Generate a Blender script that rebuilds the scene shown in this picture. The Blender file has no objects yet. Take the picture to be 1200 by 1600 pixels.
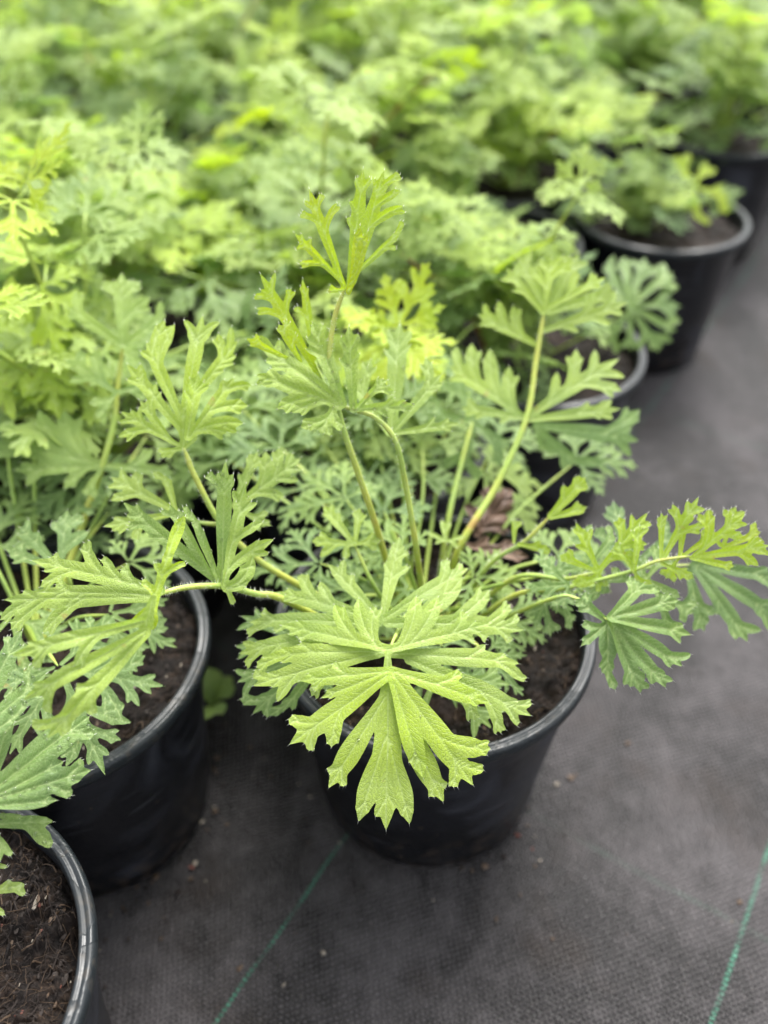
import bpy, math, random
import numpy as np
from mathutils import Vector, noise as mnoise

random.seed(7); rng = np.random.default_rng(7)
scene = bpy.context.scene
COL = scene.collection

# ------------------------------------------------------------------ camera, sky, sun, exposure
F = 1374.0                       # focal length in pixels of the 1200 x 1600 photograph
PITCH = math.radians(41.6)
CAMZ = 0.552
cam_d = bpy.data.cameras.new("camera"); cam = bpy.data.objects.new("camera", cam_d); COL.objects.link(cam)
cam.location = (0, 0, CAMZ); cam.rotation_euler = (math.radians(90) - PITCH, 0, 0)
cam_d.sensor_fit = 'VERTICAL'; cam_d.sensor_height = 36; cam_d.sensor_width = 27
cam_d.lens = 36 * F / 1600
cam_d.clip_start = 0.01; cam_d.clip_end = 200
cam_d.dof.use_dof = True; cam_d.dof.focus_distance = 0.398; cam_d.dof.aperture_fstop = cam_d.lens / 8.2
scene.camera = cam

SUN_EL, SUN_AZ = math.radians(58), math.radians(20)    # sun behind thin cloud, ahead and a little to the right
world = bpy.data.worlds.new("World"); scene.world = world; world.use_nodes = True
wn = world.node_tree; wn.nodes.clear()
wo = wn.nodes.new('ShaderNodeOutputWorld'); wb = wn.nodes.new('ShaderNodeBackground')
sk = wn.nodes.new('ShaderNodeTexSky'); sk.sky_type = 'NISHITA'; sk.sun_disc = False
sk.sun_elevation = SUN_EL; sk.sun_rotation = SUN_AZ; sk.air_density = 1.0; sk.dust_density = 4.0; sk.ozone_density = 1.0
hs = wn.nodes.new('ShaderNodeHueSaturation'); hs.inputs['Saturation'].default_value = 0.22   # grey overcast
wn.links.new(sk.outputs[0], hs.inputs['Color']); wn.links.new(hs.outputs[0], wb.inputs[0])
wb.inputs[1].default_value = 0.13; wn.links.new(wb.outputs[0], wo.inputs[0])
sd = bpy.data.lights.new("sun", 'SUN'); sd.energy = 1.5; sd.angle = math.radians(28); sd.color = (1, 0.97, 0.92)
so = bpy.data.objects.new("sun", sd); COL.objects.link(so)
sdir = Vector((math.sin(SUN_AZ) * math.cos(SUN_EL), math.cos(SUN_AZ) * math.cos(SUN_EL), math.sin(SUN_EL)))
so.rotation_euler = sdir.to_track_quat('Z', 'Y').to_euler(); so.location = (0.5, 2, 3)
scene.view_settings.view_transform = 'Standard'; scene.view_settings.look = 'None'
scene.view_settings.exposure = 2.0; scene.view_settings.gamma = 1.0
scene.cycles.max_bounces = 8; scene.cycles.transparent_max_bounces = 8

# ------------------------------------------------------------------ helpers
cp, sp = math.cos(PITCH), math.sin(PITCH)
def ray(px, py):
    u = (px - 600) / F; v = -(py - 800) / F
    return np.array([u, cp + v * sp, -sp + v * cp])      # length along the view axis is 1
CAM = np.array([0, 0, CAMZ])
def P(px, py, d): return CAM + ray(px, py) * d           # the point seen at px,py at depth d
def onz(px, py, z):
    r = ray(px, py); return CAM + r * ((z - CAMZ) / r[2])
def nz(v):
    v = np.asarray(v, float); return v / max(np.linalg.norm(v), 1e-12)

def link(o, parent=None):
    COL.objects.link(o)
    if parent is not None: o.parent = parent
    return o
def mesh_obj(name, V, Fc, mats, parent=None, midx=None, smooth=True, attrs=None, uv=None):
    me = bpy.data.meshes.new(name)
    V = np.asarray(V, np.float32)
    me.from_pydata(V.tolist(), [], Fc if isinstance(Fc, list) else Fc.tolist())
    for m in (mats if isinstance(mats, list) else [mats]): me.materials.append(m)
    if midx is not None: me.polygons.foreach_set('material_index', np.asarray(midx, np.int32))
    me.polygons.foreach_set('use_smooth', np.full(len(me.polygons), smooth) if isinstance(smooth, bool) else smooth)
    for k, a in (attrs or {}).items():
        at = me.attributes.new(k, 'FLOAT', 'POINT'); at.data.foreach_set('value', np.asarray(a, np.float32))
    if uv is not None:
        at = me.attributes.new('leafuv', 'FLOAT_VECTOR', 'POINT')
        at.data.foreach_set('vector', np.asarray(uv, np.float32).ravel())
    me.update()
    return link(bpy.data.objects.new(name, me), parent)
def tag(o, label=None, cat=None, group=None, kind=None):
    if label: o['label'] = label
    if cat: o['category'] = cat
    if group: o['group'] = group
    if kind: o['kind'] = kind
    return o
def empty(name, loc, label, cat, group=None, rz=0):
    o = bpy.data.objects.new(name, None); COL.objects.link(o); o.location = loc; o.rotation_euler.z = rz
    o.empty_display_size = .02
    return tag(o, label, cat, group)

class MB:                                                # collects pieces of one mesh
    def __init__(s): s.V = []; s.F = []; s.M = []; s.n = 0; s.A = {}; s.UV = []
    def add(s, V, Fc, m=0, uv=None, **attrs):
        V = np.asarray(V, float)
        s.V.append(V); s.F += [tuple(int(i) + s.n for i in f) for f in Fc]
        s.M += [m] * len(Fc) if np.isscalar(m) else list(m)
        for k in ('vein', 'tone', 'along'):
            a = attrs.get(k, 5.0 if k == 'vein' else 0.5)
            s.A.setdefault(k, []).append(np.full(len(V), a, float) if np.isscalar(a) else np.asarray(a, float))
        s.UV.append(np.zeros((len(V), 3)) if uv is None else uv)
        s.n += len(V)
    def build(s, name, mats, parent=None, smooth=True, origin=None, flat=()):
        V = np.concatenate(s.V)
        if origin is not None: V = V - np.asarray(origin)
        sm = ~np.isin(np.array(s.M), flat) if len(flat) else smooth
        return mesh_obj(name, V, s.F, mats, parent, s.M, sm, {k: np.concatenate(v) for k, v in s.A.items()}, np.concatenate(s.UV))

def spline(pts, n):                                      # Catmull-Rom through the points
    p = np.asarray(pts, float)
    if len(p) == 2: return p[0] + (p[1] - p[0]) * np.linspace(0, 1, n)[:, None]
    q = np.vstack([2 * p[0] - p[1], p, 2 * p[-1] - p[-2]]); out = []
    seg = len(p) - 1
    for t in np.linspace(0, seg, n):
        i = min(int(t), seg - 1); f = t - i
        a, b, c, d = q[i], q[i + 1], q[i + 2], q[i + 3]
        out.append(.5 * (2 * b + (c - a) * f + (2 * a - 5 * b + 4 * c - d) * f * f + (3 * b - a - 3 * c + d) * f ** 3))
    return np.array(out)
def frames(c):
    T = np.gradient(c, axis=0); T /= np.linalg.norm(T, axis=1)[:, None] + 1e-12
    A = np.array([0, 0, 1.]) if abs(T[0][2]) < .9 else np.array([1., 0, 0]); X = []
    x = nz(np.cross(A, T[0]))
    for t in T:
        x = nz(x - t * np.dot(x, t)); X.append(x)
    X = np.array(X); return T, X, np.cross(T, X)
def tube(c, r, k=10):
    c = np.asarray(c); n = len(c); r = np.full(n, r) if np.isscalar(r) else np.asarray(r)
    T, X, Y = frames(c); a = np.linspace(0, 2 * math.pi, k, endpoint=False)
    V = (c[:, None] + (X[:, None] * np.cos(a)[None, :, None] + Y[:, None] * np.sin(a)[None, :, None]) * r[:, None, None]).reshape(-1, 3)
    Fc = [(i * k + j, i * k + (j + 1) % k, (i + 1) * k + (j + 1) % k, (i + 1) * k + j) for i in range(n - 1) for j in range(k)]
    Fc.append(tuple(range(k))[::-1]); Fc.append(tuple((n - 1) * k + j for j in range(k)))
    return V, Fc
def spike(p, d, L, w):                                   # a fine three-sided hair
    d = nz(d); x = nz(np.cross(d, [.3, .8, .5])); y = np.cross(d, x)
    return np.array([p + x * w, p - x * w * .5 + y * w * .87, p - x * w * .5 - y * w * .87, p + d * L]), [(0, 1, 3), (1, 2, 3), (2, 0, 3)]

# ------------------------------------------------------------------ materials
def new_mat(name):
    m = bpy.data.materials.new(name); m.use_nodes = True; nt = m.node_tree; nt.nodes.clear()
    o = nt.nodes.new('ShaderNodeOutputMaterial'); return m, nt, o
class N:                                                 # terse node wiring
    def __init__(s, nt): s.nt = nt
    def __call__(s, t, _out=0, **kw):
        n = s.nt.nodes.new('ShaderNode' + t)
        for k, v in kw.items():
            if k.startswith('i_'):
                key = k[2:]; key = int(key) if key.isdigit() else key.replace('_', ' ')
                if isinstance(v, bpy.types.NodeSocket): s.nt.links.new(v, n.inputs[key])
                else: n.inputs[key].default_value = v
            else: setattr(n, k, v)
        return n
    def math(s, op, a, b=0.0, c=None):
        n = s.nt.nodes.new('ShaderNodeMath'); n.operation = op
        for i, v in enumerate((a, b) if c is None else (a, b, c)):
            if isinstance(v, bpy.types.NodeSocket): s.nt.links.new(v, n.inputs[i])
            else: n.inputs[i].default_value = v
        return n.outputs[0]
    def mix(s, f, a, b, mode='MIX'):
        n = s.nt.nodes.new('ShaderNodeMix'); n.data_type = 'RGBA'; n.blend_type = mode
        for i, v in ((0, f), (6, a), (7, b)):
            if isinstance(v, bpy.types.NodeSocket): s.nt.links.new(v, n.inputs[i])
            else: n.inputs[i].default_value = v if i == 0 else (*v, 1)
        return n.outputs[2]
    def ramp(s, f, stops):
        n = s.nt.nodes.new('ShaderNodeValToRGB'); s.nt.links.new(f, n.inputs[0]); e = n.color_ramp.elements
        while len(e) < len(stops): e.new(.5)
        for el, (p, c) in zip(e, stops):
            el.position = p; el.color = (*c, 1) if not np.isscalar(c) else (c, c, c, 1)
        return n.outputs[0]

def leaf_mat(name, random_tone=False):
    m, nt, out = new_mat(name); n = N(nt)
    tone = n('Attribute', attribute_name='tone').outputs['Fac']
    vein = n('Attribute', attribute_name='vein').outputs['Fac']
    uv = n('Attribute', attribute_name='leafuv').outputs['Vector']
    if random_tone:
        r = n('ObjectInfo').outputs['Random']
        tone = n.math('ADD', tone, n.math('MULTIPLY_ADD', r, .24, -.10))
    ns = n('TexNoise', i_Vector=uv, i_Scale=55.0, i_Detail=4.0).outputs[0]
    tone = n.math('ADD', tone, n.math('MULTIPLY_ADD', ns, .4, -.2))
    col = n.ramp(tone, [(0, (.100, .180, .066)), (.3, (.165, .260, .070)), (.6, (.290, .388, .076)), (.85, (.34, .455, .03)), (1, (.38, .46, .015))])
    # veins: main ribs of each lobe and the fine net between them
    rib = n.ramp(vein, [(0, 1.0), (.45, .25), (.8, 0.0)])
    wv = n('VectorMath', operation='ADD', i_0=uv, i_1=n('VectorMath', operation='SCALE', i_0=n('TexNoise', i_Vector=uv, i_Scale=300.0).outputs[1], i_Scale=.0012).outputs[0]).outputs[0]
    net = n('TexVoronoi', feature='DISTANCE_TO_EDGE', i_Vector=wv, i_Scale=620.0).outputs['Distance']
    netl = n.ramp(net, [(0, 1.0), (.12, 0.0)])
    alg = n('Attribute', attribute_name='along').outputs['Fac']
    hb = n.math('FRACT', n.math('MULTIPLY', n.math('SUBTRACT', alg, n.math('MULTIPLY', vein, 1.5)), 1 / 3.1))
    side = n.ramp(n.math('ABSOLUTE', n.math('SUBTRACT', hb, .5)), [(0, 1.0), (.11, 0.0)])
    rib = n.math('MAXIMUM', rib, n.math('MULTIPLY', side, .55))
    lv = n.math('MAXIMUM', n.math('MULTIPLY', rib, .6), n.math('MULTIPLY', netl, .14))
    col = n.mix(lv, col, (.46, .56, .24))
    spk = n('TexNoise', i_Vector=uv, i_Scale=900.0, i_Detail=2.0).outputs[0]
    col = n.mix(n.ramp(spk, [(.3, .18), (.62, 0.0)]), col, (.07, .15, .03))
    blot = n.ramp(n('TexNoise', i_Vector=uv, i_Scale=95.0, i_Detail=2.0).outputs[0], [(.70, 0.0), (.75, .6)])
    col = n.mix(blot, col, (.30, .24, .07))
    h = n.math('ADD', n.math('MULTIPLY', rib, -1.0), n.math('ADD', n.math('MULTIPLY', netl, -.45), n.math('MULTIPLY', n('TexNoise', i_Vector=uv, i_Scale=260.0, i_Detail=2.0).outputs[0], .8)))
    bmp = n('Bump', i_Strength=.65, i_Distance=.00045, i_Height=h).outputs[0]
    b = n('BsdfPrincipled', i_Base_Color=col, i_Roughness=.4, i_Normal=bmp)
    b.inputs['Specular IOR Level'].default_value = .36
    hsv = n('HueSaturation', i_Hue=.503, i_Saturation=1.12, i_Value=1.35, i_Color=col).outputs[0]
    tr = n('BsdfTranslucent', i_Color=hsv, i_Normal=bmp).outputs[0]
    ms = n('MixShader', i_0=.42, i_1=b.outputs[0], i_2=tr)
    nt.links.new(ms.outputs[0], out.inputs[0]); return m
def stem_mat():
    m, nt, out = new_mat('stem'); n = N(nt)
    co = n('TexCoord').outputs['Object']; tone = n('Attribute', attribute_name='tone').outputs['Fac']
    ns = n('TexNoise', i_Vector=co, i_Scale=90.0, i_Detail=3.0).outputs[0]
    t = n.math('ADD', tone, n.math('MULTIPLY_ADD', ns, .5, -.25))
    red = n.ramp(n('TexNoise', i_Vector=co, i_Scale=38.0, i_Detail=2.0).outputs[0], [(.56, 0.0), (.7, .22)])
    t = n.math('ADD', t, red)
    col = n.ramp(t, [(0, (.14, .24, .06)), (.5, (.27, .37, .07)), (.8, (.36, .38, .06)), (1, (.32, .15, .06))])
    st = n('TexNoise', i_Vector=n('VectorMath', operation='MULTIPLY', i_0=co, i_1=(1.0, 1.0, .12)).outputs[0], i_Scale=900.0, i_Detail=2.0).outputs[0]
    b = n('BsdfPrincipled', i_Base_Color=col, i_Roughness=.45, i_Normal=n('Bump', i_Strength=.8, i_Distance=.0005, i_Height=st).outputs[0])
    b.inputs['Subsurface Weight'].default_value = .15; b.inputs['Subsurface Radius'].default_value = (.002, .002, .0008)
    nt.links.new(b.outputs[0], out.inputs[0]); return m
def simple_mat(name, col, rough, spec=.5, **kw):
    m, nt, out = new_mat(name); n = N(nt)
    b = n('BsdfPrincipled', i_Base_Color=(*col, 1), i_Roughness=rough); b.inputs['Specular IOR Level'].default_value = spec
    for k, v in kw.items(): b.inputs[k.replace('_', ' ')].default_value = v
    nt.links.new(b.outputs[0], out.inputs[0]); return m
def pot_mat():
    m, nt, out = new_mat('black plastic'); n = N(nt)
    co = n('TexCoord').outputs['Object']; oi = n('ObjectInfo').outputs['Random']
    off = n('VectorMath', operation='ADD', i_0=co, i_1=n('CombineXYZ', i_0=n.math('MULTIPLY', oi, 9.0)).outputs[0]).outputs[0]
    ns = n('TexNoise', i_Vector=off, i_Scale=16.0, i_Detail=5.0, i_Distortion=.6).outputs[0]
    dust = n.ramp(ns, [(.5, 0.0), (.66, 1.0)])
    fine = n('TexNoise', i_Vector=off, i_Scale=260.0, i_Detail=4.0).outputs[0]
    spots = n.ramp(n('TexVoronoi', i_Vector=off, i_Scale=95.0).outputs['Distance'], [(.06, 1.0), (.12, 0.0)])
    spm = n.math('MULTIPLY', spots, n.ramp(n('TexNoise', i_Vector=off, i_Scale=30.0).outputs[0], [(.5, 0.0), (.6, 1.0)]))
    col = n.mix(n.math('MULTIPLY', dust, .5), (.004, .0045, .0065), (.042, .046, .06))
    col = n.mix(n.math('MULTIPLY', spm, .75), col, (.10, .075, .05))
    low = n.math('MULTIPLY', n.ramp(n('SeparateXYZ', i_0=co).outputs[2], [(0, 1.0), (.05, 0.0)]), n.ramp(n('TexNoise', i_Vector=off, i_Scale=120.0, i_Detail=6.0).outputs[0], [(.5, 0.0), (.62, .8)]))
    col = n.mix(low, col, (.055, .04, .03))
    scr = n.ramp(n('TexNoise', i_Vector=n('VectorMath', operation='MULTIPLY', i_0=off, i_1=(1.0, 1.0, 9.0)).outputs[0], i_Scale=22.0, i_Detail=6.0).outputs[0], [(.6, 0.0), (.66, .35)])
    col = n.mix(scr, col, (.05, .052, .06))
    rg = n.math('ADD', n.math('MULTIPLY_ADD', dust, .2, .26), n.math('MULTIPLY', fine, .18))
    b = n('BsdfPrincipled', i_Base_Color=col, i_Roughness=rg, i_Normal=n('Bump', i_Strength=.25, i_Distance=.0004, i_Height=fine).outputs[0])
    nt.links.new(b.outputs[0], out.inputs[0]); return m
def rim_mat():
    m, nt, out = new_mat('wet rim plastic'); n = N(nt)
    co = n('TexCoord').outputs['Object']
    ns = n('TexNoise', i_Vector=co, i_Scale=45.0, i_Detail=3.0, i_Distortion=1.0).outputs[0]
    wet = n.ramp(ns, [(.47, 0.0), (.53, 1.0)])
    fine = n('TexNoise', i_Vector=co, i_Scale=500.0, i_Detail=3.0).outputs[0]
    grit = n.ramp(n('TexNoise', i_Vector=co, i_Scale=160.0, i_Detail=5.0).outputs[0], [(.56, 0.0), (.68, 1.0)])
    col = n.mix(n.math('MULTIPLY', grit, .35), (.013, .016, .018), (.06, .048, .035))
    b = n('BsdfPrincipled', i_Base_Color=col, i_Roughness=n.math('MULTIPLY_ADD', wet, -.2, .5), i_Specular_IOR_Level=.33,
          i_Normal=n('Bump', i_Strength=.45, i_Distance=.0006, i_Height=n.math('ADD', n.math('MULTIPLY', fine, .35), wet)).outputs[0])
    nt.links.new(b.outputs[0], out.inputs[0]); return m
def soil_mat():
    m, nt, out = new_mat('potting soil'); n = N(nt)
    co = n('TexCoord').outputs['Object']
    a = n('TexNoise', i_Vector=co, i_Scale=120.0, i_Detail=8.0, i_Roughness=.7).outputs[0]
    c = n('TexNoise', i_Vector=co, i_Scale=24.0, i_Detail=3.0).outputs[0]
    col = n.ramp(a, [(.34, (.0018, .001, .0007)), (.5, (.0065, .0036, .0023)), (.62, (.019, .011, .0065)), (.78, (.06, .038, .022))])
    col = n.mix(n.ramp(c, [(.5, 0.0), (.75, .5)]), col, (.035, .016, .009))
    f = n('TexNoise', i_Vector=co, i_Scale=600.0, i_Detail=5.0).outputs[0]
    b = n('BsdfPrincipled', i_Base_Color=col, i_Roughness=.8, i_Specular_IOR_Level=.25, i_Normal=n('Bump', i_Strength=1.0, i_Distance=.0015, i_Height=n.math('ADD', a, n.math('MULTIPLY', f, .5))).outputs[0])
    nt.links.new(b.outputs[0], out.inputs[0]); return m
LEAF = leaf_mat('leaf'); LEAFR = leaf_mat('leaf background', True)
STEM = stem_mat(); POT = pot_mat(); RIM = rim_mat(); SOIL = soil_mat()
HAIR = simple_mat('plant hair', (.7, .72, .6), .5)
TIP = simple_mat('leaf tip', (.55, .5, .4), .5)
FIB = [simple_mat('peat fibre', (.014, .008, .005), .8), simple_mat('straw fibre', (.06, .036, .019), .7), simple_mat('perlite', (.22, .19, .15), .8), simple_mat('rusty bark', (.09, .022, .012), .7)]
WATER = simple_mat('water', (1, 1, 1), .02, .5, Transmission_Weight=1.0, IOR=1.33)

# ------------------------------------------------------------------ leaf shapes
# a leaf is the smooth union of tapered lobes; every lobe is a bent stroke (points, half widths) in the leaf's own plane
def stroke(a, b, w, basefrac=.9, bend=None, n=6):
    a = np.asarray(a, float); b = np.asarray(b, float); t = np.linspace(0, 1, n + 1)[:, None]
    c = (a + b) / 2 if bend is None else a + np.asarray(bend) * np.linalg.norm(b - a) * .5
    return ((1 - t) ** 2 * a + 2 * t * (1 - t) * c + t * t * b, w, basefrac)
def wprof(t, bf):
    s = np.clip(t / .62, 0, 1); s = s * s * (3 - 2 * s)
    q = np.clip((t - .62) / .38, 0, 1)
    return np.where(t < .62, bf + (1 - bf) * s, 1 - q ** 1.9)
def seg_strokes(base, tip, sides, wf=1.0, teeth=True, level=0, rnd=None):
    """main lobe from base to tip, side lobes ending at the given tips, small teeth on each"""
    B = np.asarray(base, float); T = np.asarray(tip, float); d = T - B; L = np.linalg.norm(d); d = d / L
    nrm = np.array([-d[1], d[0]]); S = []; tips = [T]
    wf = wf * .98
    S.append(stroke(B, T, L * .066 * wf, .5))
    for s in sides:
        s = np.asarray(s, float); r = s - B; al = r @ d; pe = r @ nrm
        st = al - abs(pe) * 1.0 - .03 * L
        st = min(max(st, .10 * L), .8 * L)
        start = B + d * st; v = s - start; l = np.linalg.norm(v)
        if l < 1e-6: continue
        S.append(stroke(start, s, (.10 * l + .010 * L) * wf, .62, bend=nz(nz(v) + d * .55))); tips.append(s)
        if not teeth and l > .12 * L:
            for sg in (1, -1):
                if rnd.random() < .7:
                    vv = nz(v); n2 = np.array([-vv[1], vv[0]]) * sg; st2 = start + v * rnd.uniform(.62, .74)
                    e = st2 + (vv * .88 + n2 * .5) * (l * .2 + L * .025); S.append(stroke(st2, e, .03 * l + .008 * L, .9)); tips.append(e)
        if teeth and l > .34 * L:
            for sg in (1, -1):
                if rnd.random() < .8:
                    vv = nz(v); n2 = np.array([-vv[1], vv[0]]) * sg; t0 = rnd.uniform(.5, .62)
                    st2 = start + v * t0; e = st2 + (vv * .8 + n2 * .55) * l * rnd.uniform(.27, .36)
                    S.append(stroke(st2, e, .046 * l * wf + .006 * L, .9)); tips.append(e)
    if True:
        for sg in (1, -1):
            st2 = B + d * L * (rnd.uniform(.66, .76) if teeth else rnd.uniform(.74, .8)); e = st2 + (d * .85 + nrm * sg * .5) * L * (rnd.uniform(.17, .22) if teeth else rnd.uniform(.10, .14))
            S.append(stroke(st2, e, (.038 if teeth else .022) * L * wf, .9)); tips.append(e)
    return S, tips
def leaf_field(G, S, k):
    acc = np.zeros(len(G)); dm = np.full(len(G), 1e9); al = np.zeros(len(G)); off = 0.0
    for pts, w, bf in S:
        lo = pts.min(0) - w - 8 * k; hi = pts.max(0) + w + 8 * k
        idx = np.nonzero((G[:, 0] > lo[0]) & (G[:, 0] < hi[0]) & (G[:, 1] > lo[1]) & (G[:, 1] < hi[1]))[0]
        if not len(idx): continue
        g = G[idx]; best = np.full(len(g), 1e9); bd = np.full(len(g), 1e9); bs = np.zeros(len(g)); n = len(pts) - 1; s0 = 0.0
        for i in range(n):
            a, b = pts[i], pts[i + 1]; ab = b - a
            t = np.clip(((g - a) @ ab) / (ab @ ab), 0, 1)
            dist = np.hypot(*(g - a - t[:, None] * ab).T)
            f = dist - w * wprof((i + t) / n, bf)
            best = np.minimum(best, f); sl = np.linalg.norm(ab); bs = np.where(dist < bd, s0 + t * sl, bs); bd = np.minimum(bd, dist); s0 += sl
        acc[idx] += np.exp(np.clip(-best / k, -60, 60)); al[idx] = np.where(bd < dm[idx], bs, al[idx]); dm[idx] = np.minimum(dm[idx], bd)
    return -k * np.log(acc + 1e-26), dm, al
def leaf_mesh2d(S, cell, k):
    allp = np.concatenate([s[0] for s in S]); lo = allp.min(0) - .006; hi = allp.max(0) + .006
    nx = int((hi[0] - lo[0]) / cell) + 2; ny = int((hi[1] - lo[1]) / cell) + 2
    gx = lo[0] + cell * np.arange(nx); gy = lo[1] + cell * np.arange(ny)
    G = np.stack(np.meshgrid(gx, gy, indexing='ij'), -1).reshape(-1, 2)
    f, dm, al = leaf_field(G, S, k)
    id_ = lambda i, j: i * ny + j
    I, J = np.meshgrid(np.arange(nx - 1), np.arange(ny - 1), indexing='ij'); I = I.ravel(); J = J.ravel()
    tri = np.concatenate([np.stack([id_(I, J), id_(I + 1, J), id_(I + 1, J + 1)], 1), np.stack([id_(I, J), id_(I + 1, J + 1), id_(I, J + 1)], 1)])
    ins = f < 0; c = ins[tri].sum(1)
    out = [tri[c == 3]]; NB = len(G); EK = []
    def ek(a, b):
        lo_, hi_ = np.minimum(a, b), np.maximum(a, b); return NB + lo_ * NB + hi_
    for cnt in (1, 2):
        t = tri[c == cnt]; m = ins[t] if cnt == 1 else ~ins[t]
        r = np.argmax(m, 1); a = t[np.arange(len(t)), r]; b = t[np.arange(len(t)), (r + 1) % 3]; d = t[np.arange(len(t)), (r + 2) % 3]
        e1, e2 = ek(a, b), ek(a, d)
        if cnt == 1: out.append(np.stack([a, e1, e2], 1))
        else: out += [np.stack([e1, b, d], 1), np.stack([e1, d, e2], 1)]
    T = np.concatenate(out); u, inv = np.unique(T, return_inverse=True); T = inv.reshape(-1, 3)
    V = np.zeros((len(u), 2)); D = np.zeros(len(u)); A_ = np.zeros(len(u)); g = u < NB
    V[g] = G[u[g]]; D[g] = dm[u[g]]; A_[g] = al[u[g]]
    e = u[~g] - NB; a, b = e // NB, e % NB; t = (f[a] / (f[a] - f[b]))
    V[~g] = G[a] + (G[b] - G[a]) * t[:, None]; D[~g] = np.minimum(dm[a], 1) * (1 - t) + np.minimum(dm[b], 1) * t; A_[~g] = al[a] * (1 - t) + al[b] * t
    area = (V[T[:, 1], 0] - V[T[:, 0], 0]) * (V[T[:, 2], 1] - V[T[:, 0], 1]) - (V[T[:, 1], 1] - V[T[:, 0], 1]) * (V[T[:, 2], 0] - V[T[:, 0], 0])
    T = T[np.abs(area) > 1e-14]
    return V, T, D, A_
def wav(u, v, ph, s):
    return (np.sin(u * s + ph[0]) * np.cos(v * s * .8 + ph[1]) + .5 * np.sin((u + v) * s * 1.9 + ph[2]) * np.sin((u - v) * s * 1.6 + ph[3]))

def hero_leaf(mb, depth, nrm, node, segs, tone=.5, droop=3.0, cell=.0009, crease=.28, wave=.0012, wf=1.0, teeth=True, tiph=True, seed=None):
    """lobes are listed by where their tips stand; they are laid out on a drooping surface through the node"""
    r = random.Random(seed if seed is not None else int(node[0] * 7 + node[1])); ph = [r.uniform(0, 6) for _ in range(4)]
    O = P(node[0], node[1], depth); nrm = nz(nrm)
    X = nz(np.cross([0, 1, .2], nrm)); Y = np.cross(nrm, X)
    h = lambda u, v: -droop * (u * u + v * v)
    def to_uv(px, py):
        rr = ray(px, py); u = v = 0.0; hh = 0.0
        for _ in range(14):
            t = ((O + nrm * hh - CAM) @ nrm) / (rr @ nrm); q = CAM + rr * t - O
            u, v = q @ X, q @ Y; hh = .5 * hh + .5 * max(h(u, v), -.035)
        return np.array([u, v])
    S = []; tips = []
    for sg in segs:
        b, t, sides = sg[0], sg[1], sg[2]; w = sg[3] if len(sg) > 3 else 1.0
        s, tp = seg_strokes(to_uv(*b), to_uv(*t), [to_uv(*q) for q in sides], wf * w, teeth, rnd=r); S += s; tips += tp
    V, T, D, AL = leaf_mesh2d(S, cell, .00035)
    u, v = V.T
    hh = lambda u, v, D: np.maximum(h(u, v), -.035) + crease * .0022 * np.tanh(D / .0016) + wave * wav(u, v, ph, 70)
    W = O + u[:, None] * X + v[:, None] * Y + hh(u, v, D)[:, None] * nrm
    mb.add(W, T, 0, uv=np.stack([u + r.uniform(0, 5), v + r.uniform(0, 5), 0 * u], 1), vein=D * 1000, along=AL * 1000, tone=tone + .12 * wav(u, v, ph, 30) * .6 + r.uniform(-.03, .03))
    if tiph:
        for tp in tips:
            uu, vv = tp; j = np.argmin((u - uu) ** 2 + (v - vv) ** 2)
            dd = nz(tp); d3 = nz(dd[0] * X + dd[1] * Y - .2 * nrm)
            sv, sf = spike(W[j], d3, r.uniform(.0010, .0020), .00010); mb.add(sv, sf, 1)
    return O, X, Y, nrm, W

def stem_piece(mb, pts, r0, r1, tone=.5, hairs=0, seed=1, m=0, hm=1):
    c = spline(pts, max(8, 8 * len(pts))); n = len(c); rr = np.linspace(r0 * .86, r1 * .72, n) * np.where(np.arange(n) > n - 5, np.linspace(1, .45, 5)[np.clip(np.arange(n) - n + 5, 0, 4)], 1)
    V, Fc = tube(c, rr, 10); mb.add(V, Fc, m, tone=np.repeat(tone + .12 * np.sin(np.linspace(0, 9, n)), 10))
    q = random.Random(seed); T, X, Y = frames(c)
    for _ in range(int(hairs * 1.8)):
        f = q.random() * (n - 1.01); i = int(f); a = q.uniform(0, 6.28)
        p = c[i] + (c[i + 1] - c[i]) * (f - i); rad = X[i] * math.cos(a) + Y[i] * math.sin(a)
        sv, sf = spike(p + rad * rr[i] * .9, rad + T[i] * q.uniform(-.2, .6), q.uniform(.0012, .0028), .00006)
        mb.add(sv, sf, hm)

# --- leaf templates for everything that is not traced lobe by lobe
def template(seed, fine=1.0):
    r = random.Random(seed); S = []
    def auto(base, ang, L, wf, nside):
        b = np.asarray(base, float); d = np.array([math.sin(ang), math.cos(ang)]); nn = np.array([d[1], -d[0]]); sides = []
        for k in range(nside):
            for sg in (1, -1):
                f = .27 + .23 * k + r.uniform(-.05, .05); l = (.48 - .13 * k) * r.uniform(.85, 1.15)
                sides.append(b + d * L * (f + l * .72) + nn * sg * L * l * .74)
        s, _ = seg_strokes(b, b + d * L, sides, wf, True, rnd=r); S.extend(s)
    wf = r.uniform(.86, 1.08)
    for a, L, b in ((0, .052, (0, .006)), (.85, .046, (.002, .003)), (-.85, .046, (-.002, .003)), (1.85, .036, (.002, 0)), (-1.85, .036, (-.002, 0))):
        auto(b, a + r.uniform(-.12, .12), L * r.uniform(.88, 1.12), wf, 2)
    return S
TPL = [leaf_mesh2d(template(100 + i), .0015, .0003) for i in range(6)]
TPLF = [leaf_mesh2d(template(200 + i), .0011, .0003) for i in range(4)]
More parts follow.
